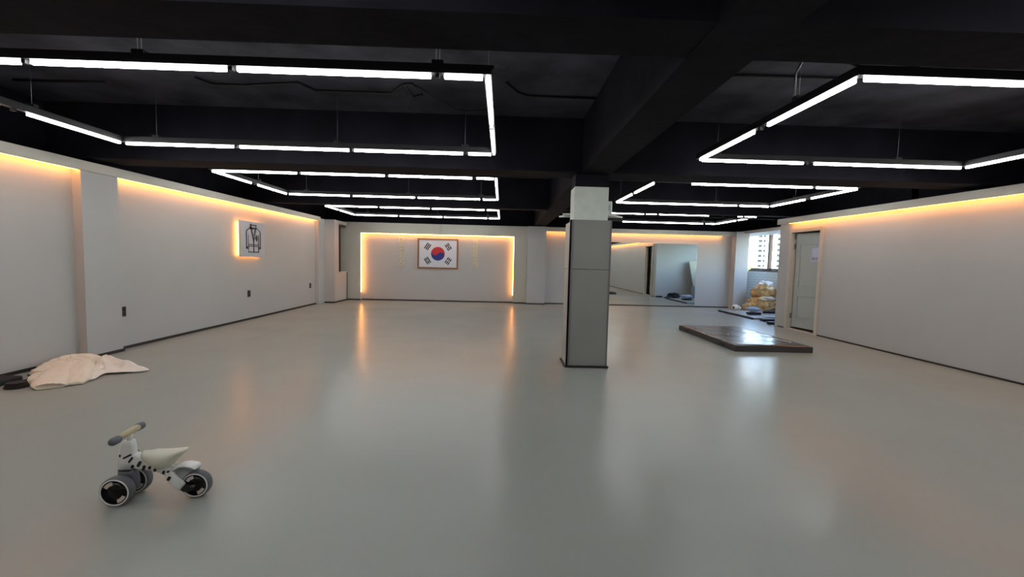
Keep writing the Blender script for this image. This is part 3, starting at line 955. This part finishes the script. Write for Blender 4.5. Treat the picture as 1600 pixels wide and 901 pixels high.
m.bm.faces.new([m.bm.verts[k] for k in range(len(ol))])
wo = m.build('cloth_sheet', M_cloth2, wt)
md = wo.modifiers.new('thick', 'SOLIDIFY'); md.thickness = 0.005; md.offset = 1
M_blk = mat('black_nylon', (0.008, 0.008, 0.009), 0.75)
bb_ = MB()
for k in range(4):
    r0 = 0.078 - 0.004 * k
    bb_.lathe([(r0 - 0.012, k * 0.012), (r0, k * 0.012 + 0.001), (r0 + 0.002, k * 0.012 + 0.006), (r0, k * 0.012 + 0.011), (r0 - 0.012, k * 0.012 + 0.0118)], 'Z', (0, 0, 0.002), 30)
tag(bb_.build('rolled_belt', M_blk, loc=(-4.35, 3.89, 0)), 'rolled black belt lying on the floor in front of the clothes', 'belt')
bg = MB()
bg.box(-0.16, 0.13, -0.20, 0.10, 0.002, 0.055, bevel=0.02)
bgt = thing('flat_black_bag', 'flat black bag on the floor at the left picture edge by the wall', 'bag', (-4.64, 4.00, 0))
bg.build('pouch', M_blk, bgt)
MB().tube([(0.12, 0.0, 0.028), (0.15, 0.03, 0.015), (0.18, 0.10, 0.012), (0.12, 0.20, 0.012), (0.02, 0.24, 0.012)], 0.010, 8).build('strap', M_blk, bgt)

# ================================================================ ZEBRA RIDE-ON TRIKE
M_zeb = mat('zebra_white_plastic', (0.74, 0.77, 0.76), 0.3)
M_zblk = mat('zebra_stripe_black', (0.006, 0.006, 0.007), 0.35)
M_seat = mat('cream_seat', (0.66, 0.67, 0.56), 0.45)
M_grey = mat('grey_rubber', (0.11, 0.125, 0.15), 0.55)
M_tyre = mat('grey_tyre', (0.115, 0.125, 0.14), 0.6)
M_bar = mat('beige_foam_bar', (0.52, 0.46, 0.30), 0.6)
M_rim = mat('black_gloss_rim', (0.006, 0.006, 0.007), 0.12)
M_ringw = mat('white_rim_ring', (0.78, 0.78, 0.78), 0.35)
M_hub = mat('brown_hub_reflector', (0.62, 0.54, 0.50), 0.25)
TY = 2.14
def xm(x):
    return x if x < 0 else x * 0.885
bike = thing('zebra_balance_bike', 'toddler balance bike with zebra stripes, cream seat and grey wheels', 'ride-on toy', (-1.73, TY, 0))
def sring(c, tdir, a, w, n=20, ex=3.0):
    """superellipse ring: a = half size across the path in the XZ plane, w = half width along Y"""
    t_ = Vector((tdir[0], 0, tdir[1])).normalized()
    nn = Vector((-t_.z, 0, t_.x))
    out = []
    for k in range(n):
        th_ = 2 * math.pi * k / n
        cc, ss = math.cos(th_), math.sin(th_)
        u = abs(cc) ** (2 / ex) * (1 if cc >= 0 else -1)
        v = abs(ss) ** (2 / ex) * (1 if ss >= 0 else -1)
        out.append(Vector((c[0], c[2] if len(c) > 2 else 0, c[1])) + nn * a * u + Vector((0, w * v, 0)))
    return out
def sloft(mb, secs, ex=3.0, mi=0):
    """secs: (x, z, half, halfwidth[, y])"""
    rings = []
    for i, s_ in enumerate(secs):
        p0, p1 = secs[max(i - 1, 0)], secs[min(i + 1, len(secs) - 1)]
        y = s_[4] if len(s_) > 4 else 0
        rings.append(sring((xm(s_[0]), s_[1], y), (xm(p1[0]) - xm(p0[0]), p1[1] - p0[1]), s_[2], s_[3], ex=ex))
    mb.loft(rings, mi)
fr = MB()
# head: slanted tube from the fork up to the handlebar clamp
sloft(fr, [(-0.135, 0.158, 0.030, 0.018), (-0.1355, 0.162, 0.037, 0.024), (-0.133, 0.20, 0.037, 0.024), (-0.130, 0.24, 0.033, 0.024),
           (-0.127, 0.285, 0.025, 0.022), (-0.126, 0.300, 0.022, 0.020), (-0.126, 0.304, 0.017, 0.015)], ex=5, mi=0)
# neck and belly, flowing into the near hind leg
sloft(fr, [(-0.125, 0.205, 0.038, 0.0225), (-0.10, 0.199, 0.036, 0.0232), (-0.07, 0.192, 0.034, 0.0235), (-0.035, 0.180, 0.027, 0.0235),
           (0.0, 0.167, 0.020, 0.0235), (0.04, 0.151, 0.018, 0.0235), (0.068, 0.137, 0.018, 0.0235)], ex=6, mi=0)
for sgn in (-1, 1):
    y1 = 0.036 * sgn
    sloft(fr, [(0.050, 0.150, 0.015, 0.013, 0.010 * sgn), (0.075, 0.138, 0.021, 0.013, 0.018 * sgn), (0.10, 0.115, 0.025, 0.011, y1 * 0.85),
               (0.125, 0.095, 0.026, 0.009, y1), (0.150, 0.078, 0.024, 0.008, y1), (0.160, 0.071, 0.021, 0.007, y1)], mi=0)
# far fender arch over the rear wheel
sloft(fr, [(0.085, 0.140, 0.012, 0.030), (0.105, 0.158, 0.010, 0.032), (0.135, 0.1705, 0.006, 0.034), (0.165, 0.1725, 0.004, 0.034), (0.200, 0.166, 0.004, 0.034), (0.222, 0.155, 0.003, 0.032)], mi=0)
sloft(fr, [(0.095, 0.135, 0.030, 0.004, 0.033), (0.13, 0.135, 0.036, 0.004, 0.034), (0.17, 0.135, 0.036, 0.004, 0.034), (0.205, 0.135, 0.024, 0.004, 0.034)], mi=0)
# stripes on both flanks
def stripe(x0, z0, x1, z1, w, yl):
    x0, x1 = xm(x0), xm(x1)
    d = Vector((x1 - x0, 0, z1 - z0)); n_ = Vector((-d.z, 0, d.x)).normalized() * w / 2
    e_ = d.normalized() * w * 0.35
    A, B = Vector((x0, 0, z0)), Vector((x1, 0, z1))
    P = [A - n_, A - e_, A + n_, B + n_, B + e_, B - n_]
    for sg_, y in ((-1, -yl), (1, yl)):
        fr.poly([Vector((p.x, y, p.z)) for p in P], (0, 0.0016 * sg_, 0), mi=1)
stripe(-0.137, 0.220, -0.102, 0.238, 0.009, 0.0242)
stripe(-0.113, 0.200, -0.096, 0.222, 0.010, 0.0242)
stripe(-0.099, 0.170, -0.095, 0.182, 0.014, 0.0242)
stripe(-0.072, 0.178, -0.060, 0.200, 0.014, 0.0242)
stripe(-0.048, 0.160, -0.042, 0.178, 0.014, 0.0242)
stripe(-0.020, 0.163, -0.016, 0.174, 0.013, 0.0242)
stripe(0.005, 0.151, 0.010, 0.164, 0.014, 0.0242)
stripe(0.050, 0.136, 0.055, 0.149, 0.012, 0.0260)
stripe(0.078, 0.146, 0.084, 0.152, 0.010, 0.0320)
stripe(0.088, 0.112, 0.097, 0.126, 0.014, 0.0445)
stripe(-0.153, 0.228, -0.1525, 0.238, 0.008, 0.0242)
# black line round the bottom of the head
sloft(fr, [(-0.1355, 0.152, 0.0385, 0.0255), (-0.1355, 0.1585, 0.0385, 0.0255)], mi=1)
fr.build('frame', [M_zeb, M_zblk], bike)
# fork
fk = MB()
sloft(fk, [(-0.132, 0.060, 0.042, 0.0225), (-0.131, 0.09, 0.044, 0.0235), (-0.134, 0.125, 0.042, 0.0235), (-0.1355, 0.1515, 0.038, 0.024)], ex=4)
fk.lathe([(0.012, -0.07), (0.012, 0.07)], 'Y', (-0.143, 0, 0.076), 16)
fk.build('fork', M_grey, bike)
# stem and handlebar
MB().tube([(-0.125, 0, 0.300), (-0.118, 0, 0.335)], 0.011, 14).build('stem', M_zeb, bike)
bar = MB()
bar.tube([(-0.121, -0.075, 0.342), (-0.124, 0.0, 0.345), (-0.131, 0.066, 0.342)], 0.0160, 18)
bar.build('handlebar', M_bar, bike)
for s_ in (-1, 1):
    gx = -0.117 if s_ < 0 else -0.134
    g = MB()
    g.lathe([(0.004, 0), (0.013, 0.003), (0.0185, 0.012), (0.0195, 0.025), (0.019, 0.045), (0.0160, 0.052), (0.015, 0.054)], 'Y', (0, 0, 0), 24)
    go = g.build('grip', M_grey, bike)
    go.location = (gx, -0.127 if s_ < 0 else 0.112, 0.341)
    if s_ > 0: go.rotation_euler = (0, 0, math.pi)
# seat, lofted front to back with a raised tail
st = MB()
secs = [(-0.060, 0.228, 0.006, 0.006), (-0.050, 0.226, 0.022, 0.022), (-0.030, 0.220, 0.026, 0.036), (0.0, 0.212, 0.038, 0.050), (0.035, 0.203, 0.046, 0.058),
        (0.065, 0.205, 0.043, 0.060), (0.095, 0.215, 0.035, 0.056), (0.122, 0.228, 0.024, 0.046), (0.150, 0.243, 0.013, 0.034), (0.170, 0.249, 0.008, 0.022), (0.178, 0.2495, 0.004, 0.010)]
rings = []
for (x, z, a, w_) in secs:
    R_ = []
    for k in range(24):
        th_ = 2 * math.pi * k / 24
        cc, ss = math.cos(th_), math.sin(th_)
        zz = a * (abs(ss) ** 0.8) * (1 if ss > 0 else -1)
        ww = w_ * (abs(cc) ** 0.85) * (1 if cc > 0 else -1)
        if ss < 0: ww *= (1 - 0.45 * abs(ss))
        R_.append(Vector((xm(x) - 0.010, ww, z + zz * (1.0 if zz > 0 else 1.22) - 0.002)))
    rings.append(R_)
st.loft(rings)
st.build('seat', M_seat, bike)
# wheels
def wheel(cx, cyl, cz, R_, wid, near=-1):
    t_ = MB()
    h_ = wid / 2
    t_.lathe([(R_ * 0.80, -h_), (R_ * 0.93, -h_ - 0.001), (R_ * 0.985, -h_ * 0.75), (R_, -h_ * 0.3), (R_, h_ * 0.3), (R_ * 0.985, h_ * 0.75), (R_ * 0.93, h_ + 0.001), (R_ * 0.80, h_)], 'Y', (0, 0, 0), 48, closed=True)
    w_ = t_.build('wheel', M_tyre, bike)
    w_.location = (cx, cyl, cz)
    r_ = MB()
    for s_ in (-1, 1):
        r_.lathe([(R_ * 0.82, s_ * (h_ - 0.004)), (R_ * 0.82, s_ * (h_ + 0.003)), (R_ * 0.90, s_ * (h_ + 0.003)), (R_ * 0.90, s_ * (h_ - 0.004))], 'Y', (0, 0, 0), 48, closed=True)
    r_.build('rim_ring', M_ringw, w_)
    d_ = MB()
    d_.lathe([(R_ * 0.82, -h_ + 0.001), (R_ * 0.82, h_ - 0.001), (R_ * 0.78, h_ - 0.001), (R_ * 0.70, 0.006), (R_ * 0.40, 0.004), (R_ * 0.36, h_ * 0.7), (0.003, h_ * 0.75),
              (0.003, -h_ * 0.75), (R_ * 0.36, -h_ * 0.7), (R_ * 0.40, -0.004), (R_ * 0.70, -0.006), (R_ * 0.78, -h_ + 0.001)], 'Y', (0, 0, 0), 40)
    d_.build('rim', M_rim, w_)
    for a_ in (math.radians(125), math.radians(-50)):
        for s_ in (-1, 1):
            k_ = MB(); P = []
            for q in range(7):
                aa = a_ - 0.45 + 0.9 * q / 6
                P.append(Vector((R_ * 0.74 * math.cos(aa), s_ * 0.0165, R_ * 0.74 * math.sin(aa))))
            for q in range(6, -1, -1):
                aa = a_ - 0.45 + 0.9 * q / 6
                P.append(Vector((R_ * 0.50 * math.cos(aa), s_ * 0.0165, R_ * 0.50 * math.sin(aa))))
            k_.poly(P, (0, s_ * 0.003, 0))
            k_.build('rim_window', M_hub, w_)
wheel(-0.143, -0.060, 0.0735, 0.0735, 0.040)
wheel(-0.143, 0.060, 0.0735, 0.0735, 0.040)
wheel(xm(0.212), 0.0, 0.0680, 0.0680, 0.040)
ax = MB()
ax.lathe([(0.010, -0.050), (0.010, 0.050)], 'Y', (xm(0.212), 0, 0.068), 16)
for s_ in (-1, 1):
    sloft(ax, [(0.150, 0.078, 0.022, 0.006, 0.036 * s_), (0.170, 0.062, 0.020, 0.006, 0.036 * s_), (0.195, 0.062, 0.016, 0.006, 0.036 * s_), (0.215, 0.067, 0.013, 0.006, 0.036 * s_)])
ax.build('axle_bracket', M_rim, bike)

# the bike stands turned a few degrees, pivoting about its front axle
pv = Vector((-0.143, 0, 0)); th5 = math.radians(5)
bike.rotation_euler = (0, 0, th5)
bike.location = Vector((-1.73, TY, 0)) + pv - Matrix.Rotation(th5, 3, 'Z') @ pv

# ================================================================ WINDOW BAY CLUTTER
def lump(mb, c, r, seed, amp=0.3, sub=4, sq=(1, 1, 1), mi=0, flat=True):
    g = bmesh.ops.create_icosphere(mb.bm, subdivisions=sub, radius=1.0)
    c = Vector(c)
    for v in g['verts']:
        n_ = v.co.normalized()
        d = 1 + amp * noise.noise(n_ * 1.8 + Vector((seed, 0, 0))) + amp * 0.5 * abs(noise.noise(n_ * 5 + Vector((0, seed, 0)))) + amp * 0.25 * noise.noise(n_ * 12 + Vector((seed, seed, 0)))
        p = n_ * d * r
        p = Vector((p.x * sq[0], p.y * sq[1], p.z * sq[2])) + c
        if flat and p.z < 0.004: p.z = 0.004
        v.co = p
    for f_ in {f_ for v in g['verts'] for f_ in v.link_faces}:
        f_.smooth = True
        f_.material_index = mi
def straw_mat():
    m = mat('straw_filled_plastic', (0.56, 0.37, 0.15), 0.3, var=0.6, scale=13, bump=0.8, bscale=14, detail=8, coat=0.4)
    return m
M_straw = straw_mat()
M_plast = mat('clear_white_plastic', (0.75, 0.72, 0.66), 0.2, bump=0.8, bscale=20, var=0.2, scale=8)
sk = thing('plastic_sack', 'large bulging clear sack of straw coloured stuff under the window', 'sack', (7.45, 12.0, 0))
m = MB()
lump(m, (0, 0, 0.20), 0.42, 3.0, 0.22, sq=(0.95, 0.85, 0.62))
m.build('lower_bulge', M_straw, sk)
m = MB()
lump(m, (0.04, 0.02, 0.53), 0.31, 8.0, 0.30, sq=(1.0, 0.9, 0.80))
m.build('upper_bulge', M_straw, sk)
m = MB()
lump(m, (0.05, -0.02, 0.76), 0.13, 5.0, 0.5, sq=(1.3, 0.9, 0.6))
m.build('gathered_neck', M_plast, sk)
m = MB()
lump(m, (-0.02, -0.24, 0.36), 0.13, 11.0, 0.45, sq=(1.5, 0.8, 0.5))
m.build('plastic_fold', M_plast, sk)
tag((lambda m_: (lump(m_, (0, 0, 0.09), 0.12, 21.0, 0.4), m_)[1])(MB()).build('plastic_bag', M_straw, loc=(6.93, 11.86, 0)),
    'small straw coloured bag at the left foot of the big sack', 'bag')

M_matblk = mat('navy_black_mat', (0.010, 0.011, 0.022), 0.5)
M_mattop = mat('pale_foam_board', (0.34, 0.36, 0.34), 0.35, var=0.06, scale=3)
fb = MB()
fb.box(-0.02, 1.7, -0.72, 0.85, 0.002, 0.040, mi=0)
o = thing('floor_mat', 'thin grey floor mat with a black edge, lying in the window bay', 'mat', (6.0, 10.68, 0))
fb.build('mat_surface', M_mattop, o)
MB().box(-0.055, -0.021, -0.74, 0.87, 0.002, 0.043, bevel=0.004).build('black_edge', M_matblk, o)
for k, (x, y, w_, d_, rz, lab) in enumerate(((6.38, 10.62, 0.30, 0.16, -0.04, 'dark navy foam block, farthest of three beside the window bay mat'),
                                            (6.13, 9.66, 0.27, 0.15, -0.05, 'dark navy foam block, middle one of three along the mat'),
                                            (5.95, 9.16, 0.22, 0.12, -0.05, 'dark navy foam block, nearest of three, beside the wall end'))):
    z0 = 0.042 if k == 0 else 0.002
    q = MB().box(-w_ / 2, w_ / 2, -d_ / 2, d_ / 2, 0, 0.055, bevel=0.008).build('foam_block', M_matblk, loc=(x, y, z0))
    q.rotation_euler = (0, 0, rz)
    tag(q, lab, 'foam block', 'dark foam blocks in the window bay')
tag((lambda m_: (lump(m_, (0, 0, 0.0), 0.11, 31.0, 0.5, sq=(1.5, 0.6, 0.5), flat=False), m_)[1])(MB()).build('blue_cloth', mat('pale_blue_cloth', (0.42, 0.52, 0.70), 0.8), loc=(6.38, 10.64, 0.17)),
    'crumpled pale blue cloth on the farthest dark foam block', 'cloth')
pt = MB()
pt.poly([(-0.35, -0.12, 0), (0.5, -0.18, 0), (0.62, 0.30, 0), (0.05, 0.20, 0)], (0, 0, 0.05))
tag(pt.build('dark_tarp', M_matblk, loc=(7.15, 11.05, 0.042)), 'dark folded sheet on the mat in front of the big sack', 'sheet')
tag(MB().tube([(-0.45, -0.15, 0.0), (0.55, 0.32, 0.14)], 0.012, 8).build('wooden_stick', mat('pale_wood', (0.5, 0.42, 0.28), 0.5, var=0.1, scale=15), loc=(7.05, 10.9, 0.115)),
    'pale thin stick lying slanted across the dark sheet by the sack', 'stick')
M_ltblue = mat('pale_blue_board', (0.42, 0.45, 0.62), 0.3)
tag(MB().box(-0.4, 0.5, -0.10, 0.12, 0, 0.018, bevel=0.003).build('foam_board', M_ltblue, loc=(6.75, 10.12, 0.042)), 'pale bluish board between the dark foam blocks', 'board')
# small white and black toy by the pier
ty = thing('plush_toy', 'small white and black toy on the mat end before the white pier', 'toy', (6.58, 11.85, 0.0))
m = MB(); lump(m, (0, 0, 0.09), 0.085, 41.0, 0.25, sub=3, flat=True); m.build('body', mat('cream_plush', (0.80, 0.74, 0.60), 0.8), ty)
m = MB(); lump(m, (0.09, -0.01, 0.08), 0.06, 43.0, 0.25, sub=3, flat=True); m.build('head', mat('white_plush', (0.80, 0.80, 0.74), 0.8), ty)
m = MB(); lump(m, (0.145, -0.01, 0.12), 0.028, 45.0, 0.1, sub=2); lump(m, (-0.07, -0.05, 0.09), 0.028, 47.0, 0.1, sub=2); m.build('ear', M_ink, ty)
tag(MB().box(-0.14, 0.14, -0.015, 0.015, 0, 0.014, mtx=Matrix.Rotation(0.25, 4, 'Z')).build('paper_strip', mat('tan_paper', (0.6, 0.5, 0.38), 0.7), loc=(6.62, 11.64, 0.002)),
    'tan strip on the floor in front of the small toy', 'strip')
# things seen only in the mirror: leaning board and dark bundles by the partition
lb = MB().box(-0.35, 0.35, -0.012, 0.012, 0, 0.95, bevel=0.002).build('leaning_board', mat('beige_board', (0.48, 0.44, 0.34), 0.6), loc=(7.45, 9.45, 0.50))
lb.rotation_euler = (math.radians(14), math.radians(-6), 0)
tag(lb, 'beige board leaning against the partition, seen in the mirror', 'board')
tag(MB().box(-0.38, 0.38, -0.17, 0.17, 0.0, 0.45, bevel=0.03).build('storage_box', mat('grey_blue_box', (0.30, 0.36, 0.42), 0.5), loc=(7.45, 9.50, 0.002)), 'grey blue box under the leaning board, seen in the mirror', 'box')
tag((lambda m_: (lump(m_, (0, 0, 0.08), 0.16, 51.0, 0.4, sq=(1.3, 0.8, 0.7)), m_)[1])(MB()).build('dark_bundle', M_blk, loc=(6.40, 9.40, 0)), 'dark bundle on the floor by the partition, seen in the mirror', 'bundle')
